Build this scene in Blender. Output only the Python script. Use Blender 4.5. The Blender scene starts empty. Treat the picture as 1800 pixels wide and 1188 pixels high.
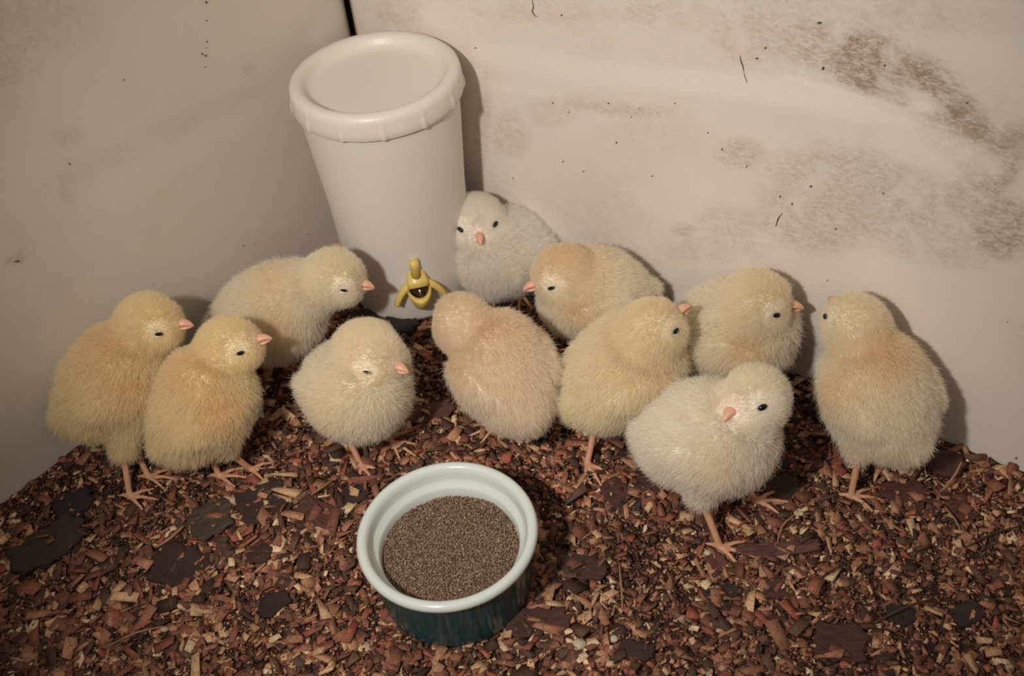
import bpy, math, random
import numpy as np
from mathutils import Matrix, Vector

rng = np.random.default_rng(7)
random.seed(7)
scene = bpy.context.scene
col = scene.collection

# ------------------------------------------------------------------ camera
FPX, PITCH, ROLL, CAM_H = 2000.0, math.radians(43), math.radians(-7), 0.49
_r0 = np.array([1.0, 0, 0]); _u0 = np.array([0, math.sin(PITCH), math.cos(PITCH)])
FWD = np.array([0, math.cos(PITCH), -math.sin(PITCH)])
RGT = _r0 * math.cos(ROLL) + _u0 * math.sin(ROLL)
UPV = -_r0 * math.sin(ROLL) + _u0 * math.cos(ROLL)
EYE = np.array([0, 0, CAM_H])
cam_data = bpy.data.cameras.new('camera')
cam_data.sensor_width = 36.0
cam_data.lens = FPX / 1800 * 36.0
cam_data.clip_start = 0.01
cam = bpy.data.objects.new('camera', cam_data)
m = Matrix.Identity(4)
for i in range(3):
    m[i][0] = RGT[i]; m[i][1] = UPV[i]; m[i][2] = -FWD[i]; m[i][3] = EYE[i]
cam.matrix_world = m
cam_data.dof.use_dof = True
cam_data.dof.focus_distance = 0.60
cam_data.dof.aperture_fstop = 11
col.objects.link(cam)
scene.camera = cam

# ------------------------------------------------------------------ world, lamp, exposure
world = bpy.data.worlds.new('room')
scene.world = world
world.use_nodes = True
bg = world.node_tree.nodes['Background']
bg.inputs[0].default_value = (1.0, 0.94, 0.87, 1)
bg.inputs[1].default_value = 0.40

LAMP = EYE - RGT * 0.21 + UPV * 0.03
ld = bpy.data.lights.new('brooder_lamp', 'SPOT')
ld.energy = 11.6
ld.color = (1.0, 0.93, 0.85)
ld.shadow_soft_size = 0.016
ld.spot_size = math.radians(63)
ld.spot_blend = 1.0
lamp = bpy.data.objects.new('brooder_lamp', ld)
lamp.location = LAMP
col.objects.link(lamp)
LAMP_AIM = (1040, 480)

scene.view_settings.view_transform = 'Standard'
scene.view_settings.look = 'None'
scene.view_settings.exposure = 0.03
scene.view_settings.gamma = 1.0
scene.view_settings.use_curve_mapping = False


def at(px, py, z):
    d = FWD + RGT * (px - 900) / FPX - UPV * (py - 594) / FPX
    return EYE + d * ((z - CAM_H) / d[2])


def ray(px, py):
    return FWD + RGT * (px - 900) / FPX - UPV * (py - 594) / FPX


aim = at(*LAMP_AIM, 0.03) - LAMP
lamp.rotation_euler = Vector(aim).to_track_quat('-Z', 'Y').to_euler()

# ------------------------------------------------------------------ box frame
_c = at(705, 385, 0); _a = at(0, 945, 0); _b = at(1800, 850, 0)
WU = (_a - _c) / np.linalg.norm(_a - _c)          # along the left wall
WV = (_b - _c) / np.linalg.norm(_b - _c)          # along the right wall
WV = WV - WU * (WU @ WV); WV /= np.linalg.norm(WV)
CORNER = _c - WV * 0.013 - WU * 0.005             # litter banks up a little against the boards
BOX = 0.92
BOX_H = 0.62


def walls_dist(P):
    q = P - CORNER
    return q @ WV, q @ WU                          # distance to left wall, to right wall


# ------------------------------------------------------------------ node helpers
def new_mat(name):
    mt = bpy.data.materials.new(name)
    mt.use_nodes = True
    nt = mt.node_tree
    b = nt.nodes['Principled BSDF']
    return mt, nt, b


def nd(nt, kind, **kw):
    n = nt.nodes.new(kind)
    for k, v in kw.items():
        if k in n.inputs.keys():
            n.inputs[k].default_value = v
        else:
            setattr(n, k, v)
    return n


def lk(nt, a, b):
    nt.links.new(a, b)


def srgb(r, g, b):
    def f(c):
        c /= 255.0
        return c / 12.92 if c <= 0.04045 else ((c + 0.055) / 1.055) ** 2.4
    return (f(r), f(g), f(b), 1.0)


def mix_col(nt, fac, a, b, blend='MIX'):
    n = nt.nodes.new('ShaderNodeMix'); n.data_type = 'RGBA'; n.blend_type = blend
    for idx, v in ((0, fac), (6, a), (7, b)):
        if hasattr(v, 'links') or isinstance(v, bpy.types.NodeSocket):
            nt.links.new(v, n.inputs[idx])
        else:
            n.inputs[idx].default_value = v
    return n.outputs[2]


def ramp(nt, src, stops):
    n = nt.nodes.new('ShaderNodeValToRGB')
    e = n.color_ramp.elements
    while len(e) < len(stops):
        e.new(0.5)
    for k, (p, c) in enumerate(stops):
        e[k].position = p
        e[k].color = c if len(c) == 4 else (*c, 1)
    nt.links.new(src, n.inputs[0])
    return n.outputs[0]


def noise(nt, scale, detail=4, rough=0.55, vec=None, dist=0.0):
    n = nt.nodes.new('ShaderNodeTexNoise')
    n.inputs['Scale'].default_value = scale
    n.inputs['Detail'].default_value = detail
    n.inputs['Roughness'].default_value = rough
    n.inputs['Distortion'].default_value = dist
    if vec is not None:
        nt.links.new(vec, n.inputs['Vector'])
    return n.outputs['Fac']


def math_n(nt, op, a, b=None, clamp=False):
    n = nt.nodes.new('ShaderNodeMath'); n.operation = op; n.use_clamp = clamp
    for idx, v in ((0, a), (1, b)):
        if v is None:
            continue
        if isinstance(v, bpy.types.NodeSocket):
            nt.links.new(v, n.inputs[idx])
        else:
            n.inputs[idx].default_value = v
    return n.outputs[0]


def attr(nt, name):
    n = nt.nodes.new('ShaderNodeAttribute'); n.attribute_name = name
    return n


def bump(nt, bsdf, height, strength, dist):
    n = nt.nodes.new('ShaderNodeBump')
    n.inputs['Strength'].default_value = strength
    n.inputs['Distance'].default_value = dist
    nt.links.new(height, n.inputs['Height'])
    nt.links.new(n.outputs[0], bsdf.inputs['Normal'])


# ------------------------------------------------------------------ mesh helpers
def mesh_from(name, V, quads=None, tris=None, mats=(), smooth=True, fmat=None):
    """numpy verts and faces -> mesh"""
    me = bpy.data.meshes.new(name)
    V = np.asarray(V, dtype=np.float32)
    nq = 0 if quads is None else len(quads)
    ntr = 0 if tris is None else len(tris)
    me.vertices.add(len(V)); me.vertices.foreach_set('co', V.ravel())
    loops = []
    if nq: loops.append(np.asarray(quads, dtype=np.int32).ravel())
    if ntr: loops.append(np.asarray(tris, dtype=np.int32).ravel())
    loops = np.concatenate(loops)
    me.loops.add(len(loops)); me.loops.foreach_set('vertex_index', loops)
    starts = np.concatenate([np.arange(nq) * 4, nq * 4 + np.arange(ntr) * 3]).astype(np.int32)
    me.polygons.add(nq + ntr); me.polygons.foreach_set('loop_start', starts)
    if smooth:
        me.polygons.foreach_set('use_smooth', np.ones(nq + ntr, dtype=bool))
    for mt in mats:
        me.materials.append(mt)
    if fmat is not None:
        me.polygons.foreach_set('material_index', np.asarray(fmat, dtype=np.int32))
    me.update(calc_edges=True)
    me.validate()
    return me


def tag(o, label=None, cat=None, group=None, kind=None):
    if label: o['label'] = label
    if cat: o['category'] = cat
    if group: o['group'] = group
    if kind: o['kind'] = kind
    return o


def link(name, me, parent=None, loc=None):
    o = bpy.data.objects.new(name, me)
    col.objects.link(o)
    if parent is not None:
        o.parent = parent
    if loc is not None:
        o.location = loc
    return o


def empty(name, loc, rz=0.0):
    o = bpy.data.objects.new(name, None)
    o.empty_display_size = 0.01
    o.location = loc; o.rotation_euler = (0, 0, rz)
    col.objects.link(o)
    return o


def lathe(profile, n=96, rfun=None):
    """closed revolve of (r, z) profile; rfun(theta, r, z) -> r"""
    prof = np.array(profile, dtype=float)
    th = np.linspace(0, 2 * np.pi, n, endpoint=False)
    V = []
    for r, z in prof:
        rr = np.full(n, r) if rfun is None else rfun(th, r, z)
        V.append(np.stack([rr * np.cos(th), rr * np.sin(th), np.full(n, z)], 1))
    V = np.concatenate(V)
    k = len(prof)
    i = np.arange(n); j = (i + 1) % n
    Q = [np.stack([a * n + i, a * n + j, (a + 1) * n + j, (a + 1) * n + i], 1) for a in range(k - 1)]
    return V, np.concatenate(Q)


def catmull(pts, sub=6):
    P = np.array(pts, dtype=float)
    P = np.concatenate([[2 * P[0] - P[1]], P, [2 * P[-1] - P[-2]]])
    out = []
    for i in range(1, len(P) - 2):
        for t in np.linspace(0, 1, sub, endpoint=False):
            a, b, c, d = P[i - 1], P[i], P[i + 1], P[i + 2]
            out.append(0.5 * ((2 * b) + (-a + c) * t + (2 * a - 5 * b + 4 * c - d) * t * t + (-a + 3 * b - 3 * c + d) * t ** 3))
    out.append(P[-2])
    return np.array(out)


def tube(path, radii, n=10, flat=1.0):
    """capped tube along a path"""
    P = np.array(path, dtype=float); k = len(P)
    R = np.interp(np.linspace(0, 1, k), np.linspace(0, 1, len(radii)), radii)
    T = np.gradient(P, axis=0); T /= np.linalg.norm(T, axis=1)[:, None] + 1e-12
    up = np.array([0, 0, 1.0]) if abs(T[0][2]) < 0.9 else np.array([1.0, 0, 0])
    V = []
    for i in range(k):
        s = np.cross(up, T[i]); s /= np.linalg.norm(s); u = np.cross(T[i], s); up = u
        a = np.linspace(0, 2 * np.pi, n, endpoint=False)
        V.append(P[i] + R[i] * (np.cos(a)[:, None] * s + flat * np.sin(a)[:, None] * u))
    V = np.concatenate(V + [P[:1], P[-1:]])
    i = np.arange(n); j = (i + 1) % n
    Q = np.concatenate([np.stack([a * n + i, a * n + j, (a + 1) * n + j, (a + 1) * n + i], 1) for a in range(k - 1)])
    Tt = np.concatenate([np.stack([np.full(n, k * n), j, i], 1), np.stack([np.full(n, k * n + 1), (k - 1) * n + i, (k - 1) * n + j], 1)])
    return V, Q, Tt


class Join:
    def __init__(self): self.V = []; self.Q = []; self.T = []; self.fq = []; self.ft = []; self.n = 0
    def add(self, V, Q=None, T=None, mat=0):
        self.V.append(np.asarray(V, float))
        if Q is not None and len(Q): self.Q.append(np.asarray(Q) + self.n); self.fq += [mat] * len(Q)
        if T is not None and len(T): self.T.append(np.asarray(T) + self.n); self.ft += [mat] * len(T)
        self.n += len(V)
    def mesh(self, name, mats, smooth=True):
        return mesh_from(name, np.concatenate(self.V), np.concatenate(self.Q) if self.Q else None,
                         np.concatenate(self.T) if self.T else None, mats, smooth, self.fq + self.ft)


# value noise for geometry
_tab = rng.random((64, 64))
def vnoise(x, y, s):
    x = x / s; y = y / s
    xi = np.floor(x).astype(int); yi = np.floor(y).astype(int)
    fx = x - xi; fy = y - yi
    fx = fx * fx * (3 - 2 * fx); fy = fy * fy * (3 - 2 * fy)
    g = lambda a, b: _tab[a % 64, b % 64]
    return (g(xi, yi) * (1 - fx) * (1 - fy) + g(xi + 1, yi) * fx * (1 - fy) + g(xi, yi + 1) * (1 - fx) * fy + g(xi + 1, yi + 1) * fx * fy)


def litter_h(x, y):
    """height of the packed litter"""
    q = np.stack([x - CORNER[0], y - CORNER[1]], -1)
    dl = q @ WV[:2]; dr = q @ WU[:2]
    h = 0.004 * (vnoise(x, y, 0.045) - 0.5) + 0.002 * (vnoise(x + 3, y, 0.017) - 0.5)
    h = h + 0.011 * np.exp(-np.clip(dl, 0, 1) / 0.016) + 0.005 * np.exp(-np.clip(dr, 0, 1) / 0.012)
    return h - 0.001


# ------------------------------------------------------------------ walls and floor of the brooder box
def wall_material(name, base, tint2):
    mt, nt, b = new_mat(name)
    tc = nd(nt, 'ShaderNodeTexCoord').outputs['Object']
    big = noise(nt, 9, 3, 0.5, tc)
    c = mix_col(nt, ramp(nt, big, [(0.35, (0, 0, 0)), (0.7, (1, 1, 1))]), base, tint2)
    # faint vertical and horizontal fibres of the board
    mp = nd(nt, 'ShaderNodeMapping'); mp.inputs['Scale'].default_value = (40, 40, 500); lk(nt, tc, mp.inputs[0])
    fib = noise(nt, 2.0, 3, 0.6, mp.outputs[0])
    mp2 = nd(nt, 'ShaderNodeMapping'); mp2.inputs['Scale'].default_value = (420, 420, 30); lk(nt, tc, mp2.inputs[0])
    fib2 = noise(nt, 2.0, 3, 0.6, mp2.outputs[0])
    f = math_n(nt, 'ADD', fib, fib2)
    c = mix_col(nt, ramp(nt, f, [(0.40, (0.22, 0.22, 0.22)), (0.62, (0, 0, 0))]), c, srgb(176, 160, 144))
    stain = attr(nt, 'stain').outputs['Fac']  # board stains, with the bucket's shadow strip painted among them
    mp3 = nd(nt, 'ShaderNodeMapping'); mp3.inputs['Scale'].default_value = (1, 1, 2.2); lk(nt, tc, mp3.inputs[0])
    fine = noise(nt, 210, 8, 0.8, mp3.outputs[0], 0.9)
    mid = noise(nt, 42, 6, 0.7, tc, 0.4)
    s1 = math_n(nt, 'MULTIPLY', stain, ramp(nt, mid, [(0.34, (0, 0, 0)), (0.52, (1, 1, 1))]))
    soft = math_n(nt, 'MULTIPLY', stain, 0.22)
    s2 = math_n(nt, 'MULTIPLY', s1, ramp(nt, fine, [(0.40, (0.08, 0.08, 0.08)), (0.58, (1, 1, 1))]))
    s3 = math_n(nt, 'ADD', s2, soft, True)
    c = mix_col(nt, s3, c, srgb(166, 147, 124))
    # dark grains inside the dirtiest patches
    gr = math_n(nt, 'MULTIPLY', s1, ramp(nt, noise(nt, 420, 4, 0.7, mp3.outputs[0]), [(0.58, (0, 0, 0)), (0.66, (1, 1, 1))]))
    c = mix_col(nt, math_n(nt, 'MULTIPLY', gr, 0.45), c, srgb(96, 76, 52))
    wipe = attr(nt, 'wipe').outputs['Fac']  # paler bands along set lines of the board
    c = mix_col(nt, wipe, c, srgb(244, 236, 224))
    lk(nt, c, b.inputs['Base Color'])
    b.inputs['Roughness'].default_value = 0.62
    b.inputs['Specular IOR Level'].default_value = 0.25
    bump(nt, b, math_n(nt, 'ADD', mid, math_n(nt, 'MULTIPLY', fine, 0.3)), 0.25, 0.0015)
    return mt


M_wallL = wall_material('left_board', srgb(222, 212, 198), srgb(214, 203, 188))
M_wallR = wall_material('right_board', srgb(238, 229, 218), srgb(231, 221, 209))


def wall_hit(px, py, which):
    """where the sight line through a point of the photo meets a wall: distance along it, height"""
    n = WV if which == 'L' else WU
    d = ray(px, py)
    t = ((CORNER - EYE) @ n) / (d @ n)
    P = EYE + d * t
    al = WU if which == 'L' else WV
    return (P - CORNER) @ al, P[2]


def seg_dist(S, Z, pts):
    best = np.full(S.shape, 9.0)
    for (a, b) in zip(pts[:-1], pts[1:]):
        ax, az = a; bx, bz = b
        dx, dz = bx - ax, bz - az
        t = np.clip(((S - ax) * dx + (Z - az) * dz) / (dx * dx + dz * dz + 1e-12), 0, 1)
        best = np.minimum(best, np.hypot(S - ax - t * dx, Z - az - t * dz))
    return best


def build_wall(name, which, stains_and_shade, pale_bands, mat, step=0.003):
    al = WU if which == 'L' else WV
    nrm = WV if which == 'L' else WU
    s = np.arange(0, BOX + 1e-6, step * 1.0); z = np.arange(-0.02, BOX_H, step)
    S, Z = np.meshgrid(s, z, indexing='ij')
    # sheet is a little wavy; the left one rolls back into the corner seam
    off = 0.0016 * (vnoise(S + (5 if which == 'L' else 0), Z, 0.11) - 0.5)
    if which == 'L':
        off = off - 0.0062 * np.exp(-S / 0.006) 
    else:
        off = off + 0.0
    P = CORNER[:2][None, None, :] + S[..., None] * al[:2] + off[..., None] * nrm[:2]
    if which == 'R':
        P = P - 0.0
    V = np.concatenate([np.concatenate([P, Z[..., None]], -1).reshape(-1, 3)])
    a, b = S.shape
    idx = np.arange(a * b).reshape(a, b)
    Q = np.stack([idx[:-1, :-1], idx[1:, :-1], idx[1:, 1:], idx[:-1, 1:]], -1).reshape(-1, 4)
    if which == 'L':
        Q = Q[:, ::-1]
    # back face and rim give the board its thickness
    n0 = len(V)
    Pb = P - 0.006 * nrm[:2]
    Vb = np.concatenate([Pb, Z[..., None]], -1)
    rimo = np.concatenate([idx[:, 0], idx[-1, 1:], idx[::-1, -1][1:], idx[0, ::-1][1:-1]])
    Vr = Vb.reshape(-1, 3)[rimo]
    k = len(rimo)
    ii = np.arange(k); jj = (ii + 1) % k
    Q2 = np.stack([rimo[ii], n0 + ii, n0 + jj, rimo[jj]], 1)
    V = np.concatenate([V, Vr, Vr.mean(0)[None]])
    T = np.stack([np.full(k, n0 + k), n0 + jj, n0 + ii], 1)
    stain = (0.02 if which == 'L' else 0.20) * np.clip(vnoise(S, Z + 2, .05) * 1.6 - .4, 0, 1)
    for (px, py, rx, ry, ang, st) in stains_and_shade:
        cs, cz = wall_hit(px, py, which)
        c1 = wall_hit(px + 1, py, which); c2 = wall_hit(px, py + 1, which)
        J = np.array([[c1[0] - cs, c2[0] - cs], [c1[1] - cz, c2[1] - cz]])
        Ji = np.linalg.inv(J)
        dx = Ji[0, 0] * (S - cs) + Ji[0, 1] * (Z - cz); dy = Ji[1, 0] * (S - cs) + Ji[1, 1] * (Z - cz)
        ca, sa = math.cos(math.radians(ang)), math.sin(math.radians(ang))
        ux = (dx * ca + dy * sa) / rx; uy = (-dx * sa + dy * ca) / ry
        stain = np.maximum(stain, st * np.clip(1.35 - (ux ** 2 + uy ** 2), 0, 1))
    wipe = np.zeros(S.shape)
    for pts, w, st in pale_bands:
        q = [wall_hit(x, y, which) for x, y in pts]
        d = seg_dist(S, Z, q)
        wipe = np.maximum(wipe, st * np.clip(1 - (d / w) ** 2, 0, 1))
    me = mesh_from(name, V, Q.tolist() + Q2.tolist(), T, [mat])
    for nm, arr in (('stain', stain), ('wipe', wipe)):
        at_ = me.attributes.new(nm, 'FLOAT', 'POINT')
        vals = np.zeros(len(V), dtype=np.float32); vals[:n0] = arr.ravel()
        at_.data.foreach_set('value', vals)
    o = link(name, me)
    tag(o, kind='structure')
    return o


stain_shade_R = [(1560, 130, 150, 62, 24, 1.0), (1665, 205, 110, 58, 40, 1.0), (1735, 290, 60, 60, 20, 0.8), (1440, 80, 110, 45, 10, 0.6),
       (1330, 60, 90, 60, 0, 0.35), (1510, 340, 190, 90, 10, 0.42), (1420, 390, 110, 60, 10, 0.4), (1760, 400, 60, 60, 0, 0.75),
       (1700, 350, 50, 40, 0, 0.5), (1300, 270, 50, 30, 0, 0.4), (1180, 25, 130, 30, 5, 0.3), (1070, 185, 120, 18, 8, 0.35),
       (895, 240, 40, 50, 0, 0.30), (845, 240, 16, 120, 5, 0.35), (960, 200, 60, 25, 0, 0.22), (1290, 390, 70, 40, 0, 0.3), (1200, 405, 25, 15, 0, 0.4),  # tall narrow entry: bucket's cast shadow and a faint board edge, painted in colour
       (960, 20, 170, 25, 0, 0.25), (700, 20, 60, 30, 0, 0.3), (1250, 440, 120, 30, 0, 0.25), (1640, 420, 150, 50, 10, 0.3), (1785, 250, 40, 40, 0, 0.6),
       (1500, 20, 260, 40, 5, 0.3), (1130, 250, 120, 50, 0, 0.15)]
bandR = [([(845, 90), (1060, 130), (1300, 150), (1480, 180), (1620, 225), (1740, 290)], 0.010, 0.75),
       ([(1385, 135), (1590, 195)], 0.0022, 0.8), ([(860, 152), (1010, 170), (1130, 180)], 0.004, 0.45),
       ([(1030, 250), (1120, 330)], 0.020, 0.12), ([(1619, 185), (1624, 187)], 0.0085, 0.9),
       ([(1720, 60), (1800, 110)], 0.02, 0.25), ([(1570, 250), (1700, 300)], 0.011, 0.5), ([(880, 330), (1000, 420)], 0.02, 0.2)]
stL = [(115, 240, 30, 18, 0, 0.25), (440, 120, 14, 10, 0, 0.4), (90, 40, 90, 60, 0, 0.22), (20, 90, 60, 120, 0, 0.3), (30, 455, 26, 9, -30, 0.5),
       (120, 330, 22, 40, 0, 0.2), (500, 430, 90, 30, 0, 0.12), (290, 235, 230, 30, -25, 0.12), (80, 480, 100, 120, 0, 0.1)]
bandL = [([(600, 20), (560, 60)], 0.012, 0.4), ([(200, 330), (520, 150)], 0.012, 0.12)]
wall_left = build_wall('wall_left', 'L', stL, bandL, M_wallL)
wall_right = build_wall('wall_right', 'R', stain_shade_R, bandR, M_wallR)


def slab(name, p, q, h0, h1, nrm, mat):
    """plain board from p to q, thickness away from nrm"""
    p = np.array(p[:2]); q = np.array(q[:2]); n = np.array(nrm[:2]) * 0.006
    V = [(*p, h0), (*q, h0), (*q, h1), (*p, h1), (*(p - n), h0), (*(q - n), h0), (*(q - n), h1), (*(p - n), h1)]
    Q = [(0, 1, 2, 3), (5, 4, 7, 6), (4, 0, 3, 7), (1, 5, 6, 2), (3, 2, 6, 7), (4, 5, 1, 0)]
    o = link(name, mesh_from(name, V, Q, None, [mat], smooth=False))
    return tag(o, kind='structure')


FAR_L = CORNER + WU * BOX; FAR_R = CORNER + WV * BOX; FAR = CORNER + WU * BOX + WV * BOX
slab('wall_front_left', FAR_L, FAR, -0.02, BOX_H, -WU, M_wallR)
slab('wall_front_right', FAR_R, FAR, -0.02, BOX_H, -WV, M_wallL)

# dark backing added behind the corner gap; its colour stands for the gap's shade
M_seam, nt, b = new_mat('dark_seam')
lk(nt, mix_col(nt, noise(nt, 300, 4), srgb(70, 52, 40), srgb(100, 78, 60)), b.inputs['Base Color'])
b.inputs['Roughness'].default_value = 1.0
b.inputs['Specular IOR Level'].default_value = 0.0


def bar(a0, a1, b0, b1):
    """upright bar: a along the left wall, b along the right wall, from the corner"""
    c = [CORNER[:2] + WU[:2] * a + WV[:2] * b for a, b in ((a0, b0), (a1, b0), (a1, b1), (a0, b1))]
    V = [(*p, -0.02) for p in c] + [(*p, BOX_H) for p in c]
    Q = [(0, 1, 2, 3), (4, 7, 6, 5), (0, 4, 5, 1), (1, 5, 6, 2), (2, 6, 7, 3), (3, 7, 4, 0)]
    return V, Q


js = Join()
js.add(*bar(-0.012, -0.0068, -0.022, 0.014)); js.add(*bar(-0.0068, 0.010, -0.022, -0.0145))
tag(link('gap_backing_1', js.mesh('gap_backing', [M_seam], smooth=False)), kind='structure')

# specks, cracks and splashes stuck to the boards
M_speck, nt, b = new_mat('dried_speck')
lk(nt, mix_col(nt, noise(nt, 500, 3), srgb(60, 44, 26), srgb(120, 98, 58)), b.inputs['Base Color'])
b.inputs['Roughness'].default_value = 0.8


def on_wall(px, py, which, lift=0.0):
    n = WV if which == 'L' else WU
    s, z = wall_hit(px, py, which)
    al = WU if which == 'L' else WV
    P = CORNER + al * s + n * lift
    P[2] = z
    return P


def flake(j, px, py, which, w, h, ang):
    c = on_wall(px, py, which, 0.0004)
    n = WV if which == 'L' else WU
    al = WU if which == 'L' else WV
    up = np.array([0, 0, 1.0])
    ca, sa = math.cos(math.radians(ang)), math.sin(math.radians(ang))
    a1 = al * ca + up * sa; a2 = -al * sa + up * ca
    k = 9
    th = np.linspace(0, 2 * np.pi, k, endpoint=False)
    rr = 1 + 0.5 * (rng.random(k) - 0.5)
    ring = c + (np.cos(th) * rr)[:, None] * a1 * w + (np.sin(th) * rr)[:, None] * a2 * h
    V = np.concatenate([ring - n * 0.001, ring * 0.5 + c * 0.5 + n * 0.0005, [c + n * 0.0006]])
    i = np.arange(k); jn = (i + 1) % k
    Q = np.stack([i, jn, k + jn, k + i], 1); T = np.stack([np.full(k, 2 * k), k + i, k + jn], 1)
    j.add(V, Q, T)


MM = 0.001
jR = Join()
for (x, y, w, h, a) in [(836, 84, .9, .7, 0), (972, 181, .8, .7, 0), (1187, 181, .6, 1.1, 0), (1070, 181, 1.3, .8, 20), (1084, 250, .6, 1.0, 20),
                        (1331, 102, 1.8, .7, 10), (1426, 327, 1.7, .9, 0), (1553, 339, .9, .7, 0), (1313, 292, .4, 2.2, -15), (1393, 358, .6, 2.0, 20),
                        (1470, 402, 1.6, .7, -10), (988, 26, 1.2, .9, 0), (902, 313, .3, .9, 0), (990, 284, .9, .5, 10), (1026, 301, .8, .4, 0),
                        (1147, 309, .6, .6, 0), (1245, 233, .9, .5, 0), (1346, 84, .9, .9, 0), (1447, 120, 1.0, 1.6, 0), (1440, 40, 2.5, .7, 15),
                        (1110, 205, .5, .5, 0), (1125, 190, .5, .4, 0), (1455, 492, .6, .5, 0), (1772, 565, .7, .4, 0), (1786, 805, .8, .6, 0),
                        (1000, 197, .6, .5, 0), (1270, 262, 1.0, .8, 0), (1372, 345, 1.4, .8, -20), (1555, 115, .8, .4, 0), (1700, 180, .8, .5, 0)]:
    flake(jR, x, y, 'R', w * MM * .6, h * MM * .6, a)
for pts in ([(936, 0), (938, 12), (936, 20), (941, 28), (945, 29)], [(1301, 97), (1303, 108), (1306, 115), (1308, 126)], [(1308, 128), (1313, 145)],
            [(1364, 398), (1368, 384), (1376, 374)]):
    V, Q, T = tube([on_wall(x, y, 'R', 0.0002) for x, y in pts], [0.0002, 0.0004, 0.00015], 6)
    jR.add(V, Q, T)
o = link('dirt_specks', jR.mesh('dirt_specks', [M_speck]), wall_right); o['kind'] = 'stuff'
jL = Join()
for (x, y, w, h, a) in [(362, 4, .8, 1.6, 0), (363, 36, .5, .7, 0), (363, 73, .6, .9, 0), (355, 95, .6, 1.5, 0), (361, 98, 1.6, .9, -30), (360, 117, .9, .4, 0),
                        (362, 84, .4, .4, 0), (217, 140, .5, .9, 0), (30, 459, 3.2, .8, 25), (427, 431, .7, .9, 0), (458, 408, .5, .6, 0), (121, 287, .35, 2.8, -20), (542, 412, .8, .5, 0)]:
    flake(jL, x, y, 'L', w * MM * .6, h * MM * .6, a)
o = link('dirt_specks', jL.mesh('dirt_specks', [M_speck]), wall_left); o['kind'] = 'stuff'

# floor under everything
M_floor, nt, b = new_mat('packed_litter')
tc = nd(nt, 'ShaderNodeTexCoord').outputs['Object']
cc = ramp(nt, noise(nt, 260, 6, 0.75, tc), [(0.3, srgb(30, 20, 16)), (0.5, srgb(66, 42, 30)), (0.62, srgb(98, 62, 42)), (0.75, srgb(140, 98, 66))])
lk(nt, cc, b.inputs['Base Color'])
b.inputs['Roughness'].default_value = 0.95
bump(nt, b, noise(nt, 300, 6, 0.75, tc), 0.8, 0.003)
gs = np.linspace(-0.003, BOX - 0.002, 200)
GA, GB = np.meshgrid(gs, gs, indexing='ij')
PX = CORNER[0] + GA * WU[0] + GB * WV[0]; PY = CORNER[1] + GA * WU[1] + GB * WV[1]
V = np.stack([PX, PY, litter_h(PX, PY) - 0.0012], -1).reshape(-1, 3)
idx = np.arange(200 * 200).reshape(200, 200)
Q = np.stack([idx[:-1, :-1], idx[1:, :-1], idx[1:, 1:], idx[:-1, 1:]], -1).reshape(-1, 4)
tag(link('floor', mesh_from('floor', V, Q, None, [M_floor])), kind='structure')


# ------------------------------------------------------------------ litter: fine shavings nobody could count
M_chip, nt, b = new_mat('wood_chip')
tc = nd(nt, 'ShaderNodeTexCoord').outputs['Object']
ca = attr(nt, 'tint').outputs['Color']
c = mix_col(nt, ramp(nt, noise(nt, 700, 4, 0.7, tc), [(0.35, (0.5, 0.5, 0.5)), (0.6, (0, 0, 0))]), ca, srgb(50, 32, 24))
lk(nt, c, b.inputs['Base Color'])
b.inputs['Roughness'].default_value = 0.75
b.inputs['Specular IOR Level'].default_value = 0.3

PAL = np.array([srgb(*c)[:3] for c in [(74, 54, 44), (100, 72, 56), (128, 84, 66), (148, 94, 74), (160, 112, 86), (186, 138, 106), (210, 170, 130), (230, 200, 162), (164, 94, 74), (88, 68, 58)]])
WGT = np.array([0.14, 0.14, 0.14, 0.12, 0.13, 0.12, 0.09, 0.04, 0.05, 0.035]); WGT /= WGT.sum()

KEEP_OUT = []   # (x, y, r): litter does not grow inside the dish and bucket


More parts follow.
